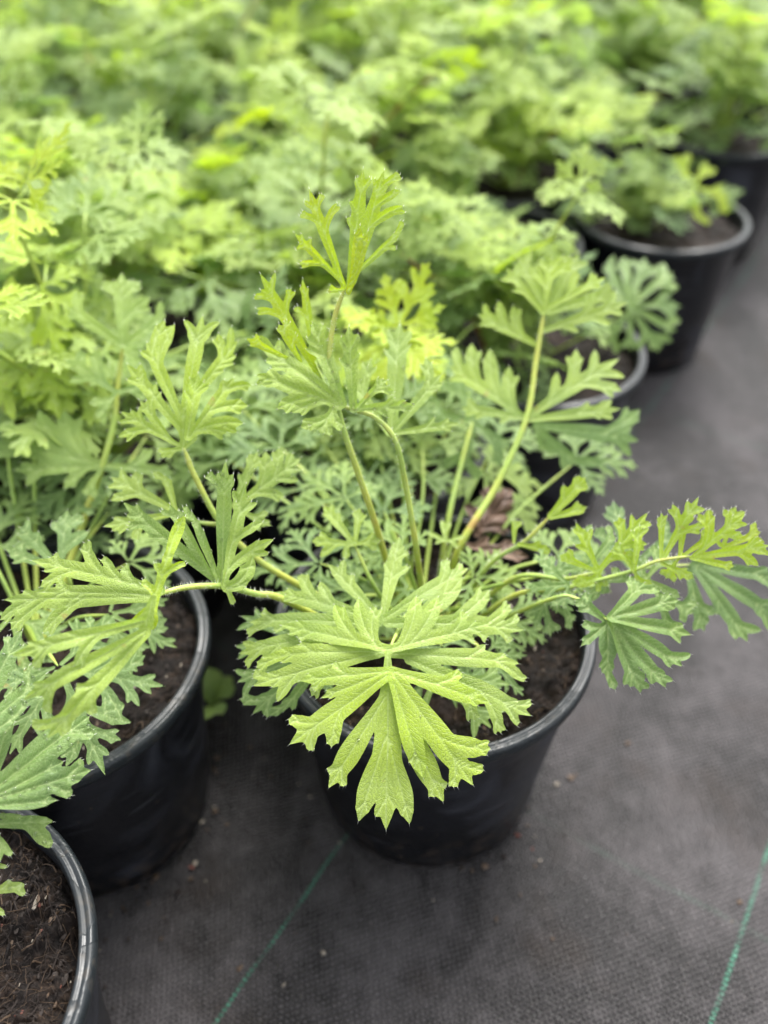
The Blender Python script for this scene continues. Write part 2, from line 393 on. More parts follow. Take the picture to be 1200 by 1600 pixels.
def put_template(mb, O, nrm, fwd, size, tone, r, fine=False, droop=None):
    V, T, D, AL = r.choice(TPLF if fine else TPL); u, v = V.T * size
    nrm = nz(nrm); Y = nz(np.asarray(fwd) - nrm * np.dot(fwd, nrm)); X = np.cross(Y, nrm); ph = [r.uniform(0, 6) for _ in range(4)]
    k = r.uniform(-1, 4.5) if droop is None else droop
    h = -k * (u * u + v * v) - r.uniform(0, 3) * u * u + .0009 * np.tanh(D * size / .0016) + .0018 * wav(u, v, ph, 75)
    W = O + u[:, None] * X + v[:, None] * Y + h[:, None] * nrm
    mb.add(W, T, 0, uv=np.stack([u + r.uniform(0, 5), v + r.uniform(0, 5), 0 * u], 1), vein=D * 1000, along=AL * 1000, tone=tone + .08 * wav(u, v, ph, 30))

# ------------------------------------------------------------------ ground fabric
p1, p2 = onz(330, 1600, 0), onz(530, 1330, 0); p3, p4 = onz(1115, 1600, 0), onz(1200, 1310, 0)
ld = nz(nz(p2 - p1) + nz(p4 - p3)); LA = math.atan2(ld[0], ld[1])         # direction of the green marker threads
LN = np.array([ld[1], -ld[0], 0])
off1, off2 = float(((p1 + p2) / 2) @ LN), float(((p3 + p4) / 2) @ LN)
c1 = onz(980, 1350, 0); offc = float(c1 @ ld)
def fabric_mat():
    m, nt, out = new_mat('woven ground fabric'); n = N(nt)
    co = n('TexCoord').outputs['Object']
    wob = n('TexNoise', i_Vector=co, i_Scale=9.0, i_Detail=2.0).outputs[1]
    cw = n('VectorMath', operation='ADD', i_0=co, i_1=n('VectorMath', operation='SCALE', i_0=n('VectorMath', operation='SUBTRACT', i_0=wob, i_1=(.5, .5, .5)).outputs[0], i_Scale=.008).outputs[0]).outputs[0]
    U = n('VectorMath', operation='DOT_PRODUCT', i_0=cw, i_1=tuple(LN)).outputs['Value']
    Vv = n('VectorMath', operation='DOT_PRODUCT', i_0=cw, i_1=tuple(ld)).outputs['Value']
    jit = n('TexNoise', i_Vector=co, i_Scale=260.0, i_Detail=3.0).outputs[0]
    fu = n.math('MULTIPLY', n.math('ADD', U, n.math('MULTIPLY_ADD', jit, .0030, -.0015)), math.pi / .0020)
    fv = n.math('MULTIPLY', n.math('ADD', Vv, n.math('MULTIPLY_ADD', jit, .0034, -.0017)), math.pi / .0025)
    su, sv = n.math('SINE', fu), n.math('SINE', fv)
    par = n.math('MULTIPLY', su, sv)                                   # which thread lies on top
    au = n.math('ABSOLUTE', su); av = n.math('ABSOLUTE', sv)
    h = n.math('ADD', n.math('MULTIPLY', par, .62), n.math('ADD', n.math('MULTIPLY', au, .55), n.math('MULTIPLY', av, .35)))
    big = n('TexNoise', i_Vector=n('VectorMath', operation='MULTIPLY', i_0=co, i_1=(1.0, .55, 1.0)).outputs[0], i_Scale=10.0, i_Detail=5.0, i_Distortion=.8).outputs[0]
    mid = n('TexNoise', i_Vector=co, i_Scale=60.0, i_Detail=5.0, i_Roughness=.7).outputs[0]
    dust = n.ramp(n.math('ADD', n.math('MULTIPLY', big, .7), n.math('MULTIPLY', mid, .45)), [(.5, 0.0), (.68, 1.0)])
    col = n.ramp(h, [(.0, (.003, .0025, .0025)), (.55, (.011, .0102, .0102)), (1, (.060, .056, .057))])  # weave highlights painted into the colour: thread tops lighter, gaps darker
    col = n.mix(n.math('MULTIPLY', dust, .6), col, (.088, .081, .083))
    soil = n.ramp(n('TexNoise', i_Vector=co, i_Scale=14.0, i_Detail=6.0).outputs[0], [(.55, 0.0), (.75, .6)])
    col = n.mix(soil, col, (.022, .015, .011))
    crumb = n.ramp(n('TexNoise', i_Vector=co, i_Scale=330.0, i_Detail=3.0).outputs[0], [(.66, 0.0), (.74, .5)])
    col = n.mix(crumb, col, (.09, .08, .075))
    def thread(coord, off, w, along, strength, colr):
        d = n.math('ABSOLUTE', n.math('SUBTRACT', coord, off)); line = n.math('LESS_THAN', d, w)
        dash = n.ramp(n.math('SINE', n.math('MULTIPLY', along, math.pi / .0016)), [(0, .25), (.7, 1.0)])
        wear = n.ramp(n('TexNoise', i_Vector=co, i_Scale=38.0, i_Detail=4.0).outputs[0], [(.40, .2), (.62, 1.0)])
        return n.math('MULTIPLY', n.math('MULTIPLY', line, dash), n.math('MULTIPLY', wear, strength)), colr
    for a in (thread(U, off1, .0012, Vv, .9, (.04, .17, .11)), thread(U, off2, .0014, Vv, .8, (.05, .22, .14)), thread(U, off2 + (off2 - off1), .0014, Vv, .9, (.06, .3, .18)),
              thread(Vv, offc, .002, U, .2, (.08, .15, .11)), thread(Vv, offc + .5, .0022, U, .3, (.07, .14, .10))):
        col = n.mix(a[0], col, a[1])
    rg = n.math('MULTIPLY_ADD', dust, .2, .42)
    bh = n.math('ADD', h, n.math('MULTIPLY', mid, .8))
    b = n('BsdfPrincipled', i_Base_Color=col, i_Roughness=rg, i_Normal=n('Bump', i_Strength=1.0, i_Distance=.0011, i_Height=bh).outputs[0])
    b.inputs['Specular IOR Level'].default_value = .18
    nt.links.new(b.outputs[0], out.inputs[0]); return m
def build_ground():
    n = 260; t = np.linspace(-1, 1, n)
    gx = np.sinh(t * 4.2) / np.sinh(4.2) * 60; gy = gx + .35
    X, Y = np.meshgrid(gx, gy, indexing='ij'); Z = np.zeros_like(X)
    for i in range(n):
        for j in range(n):
            x, y = X[i, j], Y[i, j]
            if abs(x) < 1.5 and abs(y) < 2.5:
                Z[i, j] = .004 * mnoise.noise((x * 11, y * 5, .3)) + .002 * mnoise.noise((x * 6 + y * 3, y * 24 - x * 9, 4))
    for (a, b, w, hh) in ((onz(1015, 1240, 0), onz(925, 1380, 0), .005, .006), (onz(900, 1300, 0), onz(780, 1460, 0), .007, -.004), (onz(1120, 1090, 0), onz(1000, 1250, 0), .008, .004)):
        ab = (b - a)[:2]; q = np.stack([X - a[0], Y - a[1]], -1); tt = np.clip((q @ ab) / (ab @ ab), 0, 1)
        d = np.linalg.norm(q - tt[..., None] * ab, axis=-1); Z += hh * np.exp(-(d / w) ** 2) * np.sin(np.pi * np.clip(tt, .02, .98))
    Z[np.hypot(X, Y - .35) > 8] = 0
    V = np.stack([X, Y, Z], -1).reshape(-1, 3); Fc = [(i * n + j, (i + 1) * n + j, (i + 1) * n + j + 1, i * n + j + 1) for i in range(n - 1) for j in range(n - 1)]
    g = mesh_obj('ground', V, Fc, fabric_mat()); g['kind'] = 'structure'; return g
build_ground()

# ------------------------------------------------------------------ pots and soil
RT, RB, HP = .095, .073, .16
def lathe(prof, k=96):
    a = np.linspace(0, 2 * math.pi, k, endpoint=False); prof = np.array(prof); n = len(prof)
    V = np.stack([prof[:, None, 0] * np.cos(a), prof[:, None, 0] * np.sin(a), np.repeat(prof[:, 1][:, None], k, 1)], -1).reshape(-1, 3)
    Fc = [(i * k + j, i * k + (j + 1) % k, (i + 1) * k + (j + 1) % k, (i + 1) * k + j) for i in range(n - 1) for j in range(k)]
    return V, Fc
def make_pot_mesh():
    mb = MB()
    V, Fc = lathe([(0, .004), (RB - .006, .004), (RB - .002, .0012), (RB + .0005, .003), (RB + .001, .012), (RB + .0025, .0145), (RB + .0045, .06), (.0885, .1475), (.0893, .151), (.0898, .1515)])
    mb.add(V, Fc, 0)
    V, Fc = lathe([(.0872, .152), (.0855, .12), (.080, .07), (.074, .008), (0, .006)]); mb.add(V, Fc, 0)
    return mb
def make_rim_mesh():
    mb = MB()
    V, Fc = lathe([(.0895, .1505), (.0925, .1500), (.0944, .1512), (.0950, .1540), (.0949, .1575), (.0940, .1597), (.0925, .1603), (.0915, .1596), (.0908, .1594), (.0900, .1602), (.0888, .1603), (.0878, .1592), (.0873, .156), (.0871, .1515)], 128)
    mb.add(V, Fc, 0); return mb
def soil_mesh(seed, res, zs=.144, n_fib=300, n_crumb=250, moss=True):
    r = random.Random(seed); mb = MB(); n = int(.0875 * 2 / res); g = np.linspace(-1, 1, n); S_ = .0876
    X, Y = np.meshgrid(g, g, indexing='ij')
    x = X * np.sqrt(1 - Y * Y / 2) * S_; y = Y * np.sqrt(1 - X * X / 2) * S_
    hf = lambda a, b: .006 * mnoise.noise((a * 28 + seed, b * 28, 1)) + .0055 * mnoise.noise((a * 95 + seed, b * 95, 5)) + .004 * abs(mnoise.noise((a * 230, b * 230 + seed, 9))) + (.0022 * mnoise.noise((a * 520, b * 420, seed)) if res < .002 else 0)
    z = np.array([zs + hf(a, b) for a, b in zip(x.ravel(), y.ravel())])
    mb.add(np.stack([x.ravel(), y.ravel(), z], 1), [(i * n + j, (i + 1) * n + j, (i + 1) * n + j + 1, i * n + j + 1) for i in range(n - 1) for j in range(n - 1)], 0)
    for _ in range(n_fib):
        a, q = r.uniform(0, 6.28), S_ * math.sqrt(r.random()) * .97; p = np.array([q * math.cos(a), q * math.sin(a)]); L = r.uniform(.003, .016); d = r.uniform(0, 6.28); bend = r.uniform(-1.5, 1.5)
        pts = []
        for t in np.linspace(0, 1, 5):
            p = p + np.array([math.cos(d + bend * t), math.sin(d + bend * t)]) * L / 5
            if np.hypot(*p) > .085: p *= .085 / np.hypot(*p)
            pts.append([p[0], p[1], zs + hf(*p) + .0006 + r.uniform(0, .0015)])
        V, Fc = tube(np.array(pts), np.linspace(1, .4, 5) * r.choice([.00008, .00012, .00018, .0004]) * r.uniform(.8, 1.3), 4); mb.add(V, Fc, 2 if r.random() < .28 else 1)
    for _ in range(n_crumb):
        a, q = r.uniform(0, 6.28), S_ * math.sqrt(r.random()) * .95; s = r.uniform(.0004, .0015) * (1.8 if r.random() < .1 else 1)
        c = np.array([q * math.cos(a), q * math.sin(a), 0]); c[2] = zs + hf(c[0], c[1]) + s * .4
        V, Fc = rock(s, r, .45); V = V * [r.uniform(.4, .9), r.uniform(1, 1.8), 1]; u = r.random(); mb.add(V + c, Fc, 0 if u < .45 else (1 if u < .82 else (2 if u < .93 else 3 if u < .97 else 4)))
    return mb
_ico = None
def rock(s, r, flat=.7):
    global _ico
    if _ico is None:
        import bmesh
        bm = bmesh.new(); bmesh.ops.create_icosphere(bm, subdivisions=1, radius=1); _ico = (np.array([v.co[:] for v in bm.verts]), [tuple(v.index for v in f.verts) for f in bm.faces]); bm.free()
    V = _ico[0] * np.array([r.uniform(.6, 1.3), r.uniform(.6, 1.3), flat * r.uniform(.6, 1.2)])
    V = V * (1 + np.array([r.uniform(-.45, .35) for _ in V]))[:, None]; a = r.uniform(0, 6.28); ca, sa = math.cos(a), math.sin(a)
    return (V @ np.array([[ca, sa, 0], [-sa, ca, 0], [0, 0, 1]])) * s, _ico[1]
SM = [SOIL] + FIB
pot0 = make_pot_mesh(); rim0 = make_rim_mesh(); _pot = _rim = None; _soil = []
def add_pot(root, soil=None):
    global _pot, _rim
    if _pot is None:
        p = pot0.build('pot', POT, root); q = rim0.build('rim', RIM, p); _pot, _rim = p, q
    else:
        p = _pot.copy(); COL.objects.link(p); p.parent = root; q = _rim.copy(); COL.objects.link(q); q.parent = p
    p.rotation_euler.z = random.uniform(0, 6)
    if soil is None:
        s = random.choice(_soil).copy(); COL.objects.link(s); s.parent = root; s.rotation_euler.z = random.uniform(0, 6)
    else: s = soil.build('soil', SM, root, flat=(1, 2, 3, 4))
    return p, s
GRP = 'potted feathery-leaved plants on the ground fabric'
CM = np.array([.0296, .3462, 0]); CL1 = np.array([-.1956, .325, 0]); CL2 = np.array([-.218, .1413, 0]); CB = np.array([.128, .6566, 0]); CC = np.array([.300, .9287, 0]); CC2 = np.array([.110, .865, 0])

# ------------------------------------------------------------------ the main plant
M = empty('potted_plant', CM, 'largest sharp bright green plant, in the centre front pot, wide leaf hanging over the rim', 'potted plant', GRP)
add_pot(M, soil_mesh(3, .0014, n_fib=900, n_crumb=600))
UP = np.array([0, 0, 1.])
def leaf_part(root, C, fn, name='leaf', mats=None):
    mb = MB(); fn(mb); return mb.build(name, mats or [LEAF, HAIR, STEM, TIP], root, origin=C)
def tocam(node, d, w=.5, side=(0, 0, 0)):
    p = P(node[0], node[1], d); return nz(nz(CAM - p) * w + UP * (1 - w) + np.asarray(side, float))

ROOT = CM + np.array([-.008, .01, .142])
def L(root, C, node, d, w, segs, tone=.5, side=(0, 0, 0), petiole=None, pr=(.0014, .001), ptone=.5, hairs=60, name='leaf', **kw):
    """one leaf: traced lobes plus its stalk; petiole = list of (px,py,depth) or 3-D points"""
    mb = MB(); layers = [[]]
    for sg in segs:
        if sg == '|': layers.append([])
        else: layers[-1].append(sg)
    for i, ly in enumerate(layers):                       # leaflets of one leaf lie a few millimetres over each other
        kk = dict(kw)
        if len(layers) > 1: kk['seed'] = int(node[0]) + 17 * i; kk['droop'] = kw.get('droop', 3.0) - .15 * i
        hero_leaf(mb, d - .002 * i, tocam(node, d, w, side), node, ly, tone + .03 * i, **kk)
    if petiole:
        pts = [P(*q) if not isinstance(q, np.ndarray) else q for q in petiole]
        stem_piece(mb, pts, pr[0], pr[1], ptone, hairs, int(node[0]), 2, 1)
    return mb.build(name, [LEAF, HAIR, STEM, TIP], root, origin=C)

R_ = lambda dx=0, dy=0: ROOT + np.array([dx, dy, 0])
# A: the big leaf in front
L(M, CM, (605, 1020), .418, .62, [
  ((600,1018),(412,1027),[(400,1042),(470,1005)],1.0),
  ((590,1021),(394,1072),[(395,1052),(433,1098),(487,1090)],1.05),
  ((614,1020),(812,1038),[(758,1008),(787,1022),(820,1067)],1.0),
  ((640,1030),(831,1120),[(831,1100),(783,1146),(808,1135),(742,1128)],1.0), '|',
  ((606,1016),(437,974),[(523,944),(560,935),(588,949),(467,997)],1.05),
  ((608,1016),(768,973),[(650,931),(684,932),(742,1000),(727,956)],1.05),
  ((606,1015),(606,1075),[],1.6), '|',
  ((607,1055),(603,1297),[],1.35), ((603,1150),(560,1284),[],1.7), ((607,1155),(641,1288),[],1.7), ((602,1090),(513,1232),[(513,1205),(537,1228)],1.45), ((612,1095),(694,1254),[(697,1227),(674,1243)],1.45), ((607,1050),(606,1180),[],1.3), '|',
  ((606,1056),(452,1163),[(450,1123),(483,1173),(518,1168)],1.35), ((608,1050),(500,1090),[],1.0),
  ((614,1055),(740,1228),[(767,1170),(756,1203),(708,1230)],1.3), ((616,1070),(662,1216),[(643,1190)],1.5),
  ((608,1050),(467,1062),[(520,1036),(490,1076)],1.25), ((612,1050),(766,1098),[(722,1050),(745,1080)],1.25)],
  tone=.58, droop=2.3, crease=.32, wave=.0016, wf=1.16, cell=.0008, teeth=False,
  petiole=[R_(0,-.02), P(640,960,.455), P(606,1018,.4195)], pr=(.0019, .0013))
# B: the leaf behind it
L(M, CM, (597, 968), .432, .5, [
  ((598,968),(625,836),[(611,858),(638,861),(600,880),(640,885)],1.25), '|',
  ((602,965),(733,887),[(697,873),(722,880),(690,910)],1.2),
  ((606,972),(820,985),[(722,903),(765,921),(797,944),(812,965),(799,1003),(760,1000)],1.1),
  ((592,965),(512,880),[(538,874),(550,897)],1.3),
  ((590,968),(428,926),[(470,895),(500,908),(455,942)],1.15),
  ((588,974),(388,972),[(410,955),(385,990),(430,990)],1.0),
  ((585,982),(371,1022),[(378,1003),(383,1040),(402,1052)],1.0)],
  tone=.56, droop=2.6, side=(0,-.05,0), teeth=False, petiole=[R_(.004,-.01), P(625,965,.46), P(598,969,.433)], pr=(.0018,.0013))
# C: duller leaf drooping at the left below it
L(M, CM, (500, 1010), .452, .75, [
  ((500,1008),(375,962),[(400,950),(370,985)]), ((490,1015),(366,1010),[(372,1030)],1.2),
  ((490,1020),(369,1066),[(366,1045),(380,1090)],1.1), ((495,1028),(394,1116),[(374,1092),(418,1122)],1.2), ((505,1030),(442,1112),[(422,1118),(462,1106)],1.2)],
  tone=.16, droop=3.5, petiole=[R_(-.01,-.01), P(570,1000,.48), P(500,1010,.454)])
L(M, CM, (690, 1060), .455, .6, [
  ((690,1060),(770,1140),[(740,1155),(790,1110)]), ((680,1060),(640,1160),[(610,1140),(670,1170)]), ((690,1055),(800,1070),[(780,1040),(770,1095)])],
  tone=.45, droop=3, petiole=[R_(.01,-.02), P(690,1060,.457)])
# upright leaf stalks in the middle and their crowns
L(M, CM, (530, 632), .425, .52, [
  ((530,632),(400,588),[(434,642),(457,646),(402,604)],1.25), ((522,632),(500,679),[(470,668),(533,672),(518,681)],1.7),
  ((530,628),(408,540),[(402,523),(437,528),(425,578)],1.3), ((535,628),(487,505),[(505,512),(517,545),(478,545)],1.35),
  ((552,636),(545,513),[(562,553),(530,560)],1.25), ((560,636),(648,634),[(615,620),(605,650)],1.3), ((556,636),(606,592),[(590,590),(616,612)],1.2)],
  tone=.60, droop=2.0, side=(0,-.25,0), wave=.004, wf=1.1, crease=.8, petiole=[R_(.004,.0), P(652,868,.465), P(635,765,.445), P(618,690,.432), P(588,654,.431), P(552,640,.431), P(530,634,.431)], pr=(.0021,.0012), ptone=.55, hairs=160)
L(M, CM, (612, 676), .46, .45, [
  ((612,676),(625,503),[(600,545),(608,530),(642,540)],1.2), ((615,674),(690,585),[(665,560),(682,610),(660,620)],1.2),
  ((612,678),(720,661),[(680,650),(650,676),(690,672)],.9), ((606,676),(545,590),[(560,575),(580,560)],1.2)],
  tone=.55, droop=2.0, side=(0,-.3,0), petiole=[P(625,705,.45), P(612,678,.459)], hairs=20)
# the yellow-green shoot at the top
mbt = MB(); stem_piece(mbt, [R_(-.01,.005), P(590,830,.47), P(558,735,.447), P(532,655,.436), P(515,570,.43), P(522,500,.427), P(540,447,.424)], .0022, .0015, .62, 260, 5)
mbt.build('stem', [STEM, HAIR], M, origin=CM)
L(M, CM, (540, 447), .423, .9, [
  ((538,447),(482,293),[(504,303),(527,316),(475,317),(470,333)],.8), ((536,442),(459,363),[(484,372),(463,387),(467,413)],.85), ((538,452),(512,455),[(516,445)],1.8)],
  tone=.86, droop=1.5, side=(-.15,-.3,0), teeth=False, crease=.4)
L(M, CM, (546, 445), .42, .9, [
  ((546,447),(567,263),[(555,279),(579,281),(545,313),(541,340)],.9), ((552,440),(600,264),[(583,292),(626,272),(627,298),(631,322)],.9), ((556,428),(628,360),[(630,345),(620,388)],.9)],
  tone=.84, droop=1.0, side=(.15,-.3,0), teeth=False, crease=.4)
L(M, CM, (548, 440), .415, .9, [((543,455),(560,352),[(552,380)],1.3), ((545,458),(572,360),[],.9)], tone=.98, droop=0, side=(.5,-.3,0), teeth=False, crease=.8, wave=.003)
L(M, CM, (490, 560), .44, .85, [
  ((500,590),(405,425),[(431,425),(397,460),(400,482),(455,450)],.75), ((492,560),(472,433),[(482,470),(460,480)],.8)],
  tone=.84, droop=1, side=(0,-.3,0), teeth=False, petiole=[P(528,650,.438), P(492,565,.44)], pr=(.0012,.0008), hairs=30)
L(M, CM, (455, 560), .432, .85, [((470,565),(435,505),[(450,500),(462,520)],1.3), ((450,560),(382,528),[(400,520),(415,545)],1.1)], tone=.92, droop=1, wave=.003, side=(0,-.3,0))
# upper right shoot, farther back
mbt = MB(); stem_piece(mbt, [R_(.02,.02), P(715,862,.52), P(775,760,.525), P(822,655,.53), P(838,560,.535), P(850,488,.535)], .0028, .0019, .62, 200, 9)
mbt.build('stem', [STEM, HAIR], M, origin=CM)
L(M, CM, (850, 488), .535, .6, [
  ((850,490),(862,404),[(825,415),(841,405),(880,400),(897,408)],1.3), ((848,490),(790,418),[(781,437),(800,455),(812,408)],1.4),
  ((856,482),(948,432),[(925,424),(912,446),(900,420)],1.2)], tone=.66, droop=1.5, side=(0,-.2,0), cell=.0010, wf=.8)
L(M, CM, (856, 486), .55, .6, [((856,486),(905,395),[(880,398),(920,410)],1.5), ((854,486),(810,400),[(830,392),(800,425)],1.5), ((858,488),(965,455),[(950,440),(955,475)],1.4)], tone=.58, droop=2, side=(0,-.2,0), cell=.0012)
L(M, CM, (852, 514), .54, .6, [((848,518),(982,472),[(962,456),(972,492),(955,508),(930,455),(905,520)],1.3), ((838,540),(745,490),[(757,474),(748,508),(775,515),(802,478),(780,470)],1.6)],
  tone=.62, droop=1.5, side=(0,-.1,0), cell=.0010, wf=.8)
L(M, CM, (822, 652), .53, .6, [
  ((822,652),(968,560),[(930,545),(977,590),(972,612),(900,545),(870,580)],1.15), ((826,655),(970,640),[(940,656),(920,628),(955,625)],1.15),
  ((816,650),(700,570),[(713,540),(737,535),(766,545),(796,572),(702,594)],1.3), ((814,652),(718,638),[(730,620),(742,656),(780,662)],1.4)],
  tone=.63, droop=1.5, side=(0,-.1,0), cell=.0010, wf=.9)
L(M, CM, (838, 664), .565, .75, [((838,664),(1000,690),[(960,665),(985,715),(1000,640)],1.2), ((838,668),(905,728),[(880,735),(945,722)],1.4), ((836,668),(850,706),[(870,705)],2.0)],
  tone=.2, droop=3, cell=.0014)
mbt = MB(); stem_piece(mbt, [R_(.012,.02), P(700,815,.545), P(722,720,.56), P(738,660,.57)], .0023, .0018, .5, 60, 10); mbt.build('stem', [STEM, HAIR], M, origin=CM)
L(M, CM, (738, 655), .572, .65, [((738,655),(700,560),[(680,600),(720,550)],1.3), ((738,655),(790,590),[(800,620),(770,570)],1.3), ((738,658),(660,650),[(670,620),(680,680)],1.3), ((740,660),(720,740),[(690,730),(750,750)],1.4), ((742,660),(800,700),[(780,730)],1.3)], tone=.25, droop=3, cell=.0014)
# left shoot
mbt = MB(); stem_piece(mbt, [R_(-.02,-.005), P(470,916,.478), P(400,872,.465), P(345,818,.458), P(305,745,.452), P(287,700,.45)], .0023, .0018, .6, 200, 11)
mbt.build('stem', [STEM, HAIR], M, origin=CM)
L(M, CM, (287, 698), .45, .7, [
  ((286,655),(317,492),[(287,499),(344,503),(300,520)],1.05), ((289,640),(372,532),[(361,510),(366,568),(340,520),(350,580)],1.05),
  ((287,660),(228,533),[(246,515),(258,500),(273,506),(240,560)],1.1), ((286,675),(197,567),[(221,568),(213,592),(205,578)],1.1),
  ((287,700),(286,640),[],2.2), ((278,695),(187,642),[(217,640),(186,661),(184,683)],1.05), ((268,690),(218,625),[(233,632),(245,600)],1.2), ((286,702),(244,705),[(252,716),(262,716)],1.3), ((288,702),(309,680),[(304,690)],1.6)],
  tone=.68, droop=1.5, side=(0,-.25,0), crease=.35)
L(M, CM, (294, 682), .445, .65, [((292,684),(310,582),[(288,612),(327,602),(296,590)],1.4), ((296,684),(366,590),[(393,602),(388,634),(380,662),(354,678),(350,600)],1.25)],
  tone=.62, droop=1.0, side=(.15,-.3,0), crease=.5, wave=.003)
L(M, CM, (272, 800), .458, .65, [((275,800),(172,745),[(190,732),(212,735),(168,762),(172,782)],1.25), ((275,798),(258,743),[(238,738),(268,760)],1.5), ((272,804),(160,822),[(185,835),(205,843),(185,808)],1.15)],
  tone=.66, droop=2, petiole=[P(345,820,.46), P(305,815,.459), P(272,800,.4585)], hairs=25)
L(M, CM, (368, 790), .455, .6, [((368,792),(471,715),[(435,700),(471,735),(467,752),(445,775),(415,705)],1.25), ((366,788),(403,705),[(385,715),(372,740)],1.3), ((372,796),(425,822),[(405,830),(420,800)],1.4)],
  tone=.58, droop=1.5, side=(.1,-.2,0), petiole=[P(372,845,.461), P(368,792,.4555)], hairs=25)
# low left leaf with two whorls
mbt = MB(); stem_piece(mbt, [R_(-.022,-.02), P(450,940,.445), P(400,928,.43), P(346,916,.418), P(290,918,.405), P(245,930,.398)], .0022, .0017, .55, 260, 12)
mbt.build('stem', [STEM, HAIR], M, origin=CM)
L(M, CM, (346, 914), .417, .8, [((346,914),(353,718),[(325,740),(367,752)],.95), ((342,910),(300,800),[(285,790),(318,830)],.9)], tone=.5, droop=.5, side=(-.1,-.45,0), crease=.55, teeth=False)
L(M, CM, (350, 912), .413, .8, [((350,914),(385,752),[(403,785),(372,785),(426,842),(410,815)],.9), ((352,915),(366,946),[(385,908),(395,870)],1.8)], tone=.6, droop=.5, side=(.35,-.35,0), crease=.6, wave=.003)
L(M, CM, (338, 904), .42, .7, [((340,908),(190,783),[(222,800),(200,822),(240,840)],.95), ((330,900),(263,785),[(286,800),(250,800)],1.0)], tone=.45, droop=1, side=(-.1,-.4,0), crease=.5, teeth=False)
L(M, CM, (248, 925), .398, .6, [
  ((252,924),(45,873),[(83,865),(130,847),(163,868),(193,885),(62,918)],1.0), ((246,930),(60,925),[(103,947),(90,905)],1.0),
  ((240,934),(5,937),[(50,937),(1,970),(68,990),(18,985)],1.05)], tone=.52, droop=2.0, side=(0,-.2,0), crease=.45, teeth=False, wave=.002)
L(M, CM, (225, 965), .362, .7, [
  ((240,935),(222,1000),[],2.4), ((225,970),(20,1025),[(70,1000),(55,1045),(120,1042),(110,990)],1.0), '|', ((228,985),(33,1095),[(55,1070),(70,1115),(110,1050)],.95),
  ((228,990),(72,1155),[(107,1145),(45,1135),(145,1118),(120,1075)],1.05)], tone=.62, droop=1.5, side=(0,-.2,0), crease=.8, teeth=False, wave=.0035)
L(M, CM, (240, 935), .375, .7, [((238,950),(262,855),[(287,805),(240,880),(284,878),(225,905)],1.1), ((240,940),(205,975),[(235,985)],2.0)], tone=.82, droop=0, side=(.5,-.3,0), crease=.7, wave=.005, teeth=False)
# young leaves near the crown
L(M, CM, (553, 849), .47, .6, [((552,850),(485,845),[(500,870),(541,874),(500,830)],1.5), ((552,848),(504,790),[(520,788),(530,800)],1.5), ((555,848),(562,792),[(550,800),(573,805)],1.5), ((556,850),(596,845),[(588,860),(585,832)],1.8)],
  tone=.7, droop=4, petiole=[R_(-.004,-.008), P(590,925,.475), P(553,849,.471)], pr=(.0017,.0013))
L(M, CM, (697, 845), .5, .6, [((697,846),(668,832),[(680,850)],1.9), ((697,845),(690,812),[(705,818)],1.9), ((699,846),(725,838),[(715,856)],1.9)], tone=.5, droop=4, teeth=False, petiole=[R_(.006,.0), P(697,845,.5)])
# side shoots to the right
mbt = MB(); stem_piece(mbt, [R_(.018,.0), P(762,886,.50), P(820,846,.485), P(860,806,.478)], .0018, .0013, .5, 200, 13); mbt.build('stem', [STEM, HAIR], M, origin=CM)
L(M, CM, (861, 806), .477, .8, [((860,806),(915,745),[(898,746),(919,762),(880,758)],1.8), ((861,809),(918,792),[(903,783),(906,803)],1.7)], tone=.84, droop=2, side=(.1,-.3,0), crease=.5)
L(M, CM, (806, 846), .485, .8, [((803,848),(804,812),[(815,815)],1.8), ((810,850),(862,860),[(845,845),(850,868)],1.6)], tone=.8, droop=2, side=(0,-.3,0))
mbt = MB(); stem_piece(mbt, [R_(.02,-.01), P(800,932,.475), P(880,920,.458), P(985,893,.447), P(1030,876,.443), P(1090,868,.441)], .0018, .0009, .6, 260, 14); mbt.build('stem', [STEM, HAIR], M, origin=CM)
L(M, CM, (1035, 872), .442, .85, [((1033,875),(1034,798),[(1042,815),(1026,818)],.9), ((1036,873),(1092,775),[(1050,787),(1073,782),(1103,795),(1102,822)],1.0), ((1034,880),(1086,905),[(1064,907),(1075,888)],1.5)],
  tone=.84, droop=1, side=(0,-.3,0), crease=.4)
L(M, CM, (1090, 867), .438, .85, [((1085,868),(1164,803),[(1137,800),(1168,820),(1107,797),(1162,838),(1115,830)],1.1), ((1088,870),(1203,852),[(1180,838),(1202,868),(1185,885),(1160,862)],1.15), ((1080,872),(1150,886),[(1120,880)],1.2)],
  tone=.9, droop=1, side=(.1,-.3,0), crease=.4)
mbt = MB(); stem_piece(mbt, [R_(.02,-.004), P(800,905,.48), P(880,905,.462), P(932,895,.452)], .0019, .0013, .6, 120, 15); mbt.build('stem', [STEM, HAIR], M, origin=CM)
L(M, CM, (935, 893), .451, .8, [((934,894),(1013,800),[(967,806),(986,803),(1020,820),(1012,850),(1000,868)],1.0), ((934,890),(899,815),[(926,825),(897,852),(915,845)],1.15), ((932,893),(872,867),[(888,856),(885,880)],1.2), ((934,897),(935,926),[(893,910),(950,915)],1.9)],
  tone=.82, droop=1, side=(0,-.3,0), crease=.4)
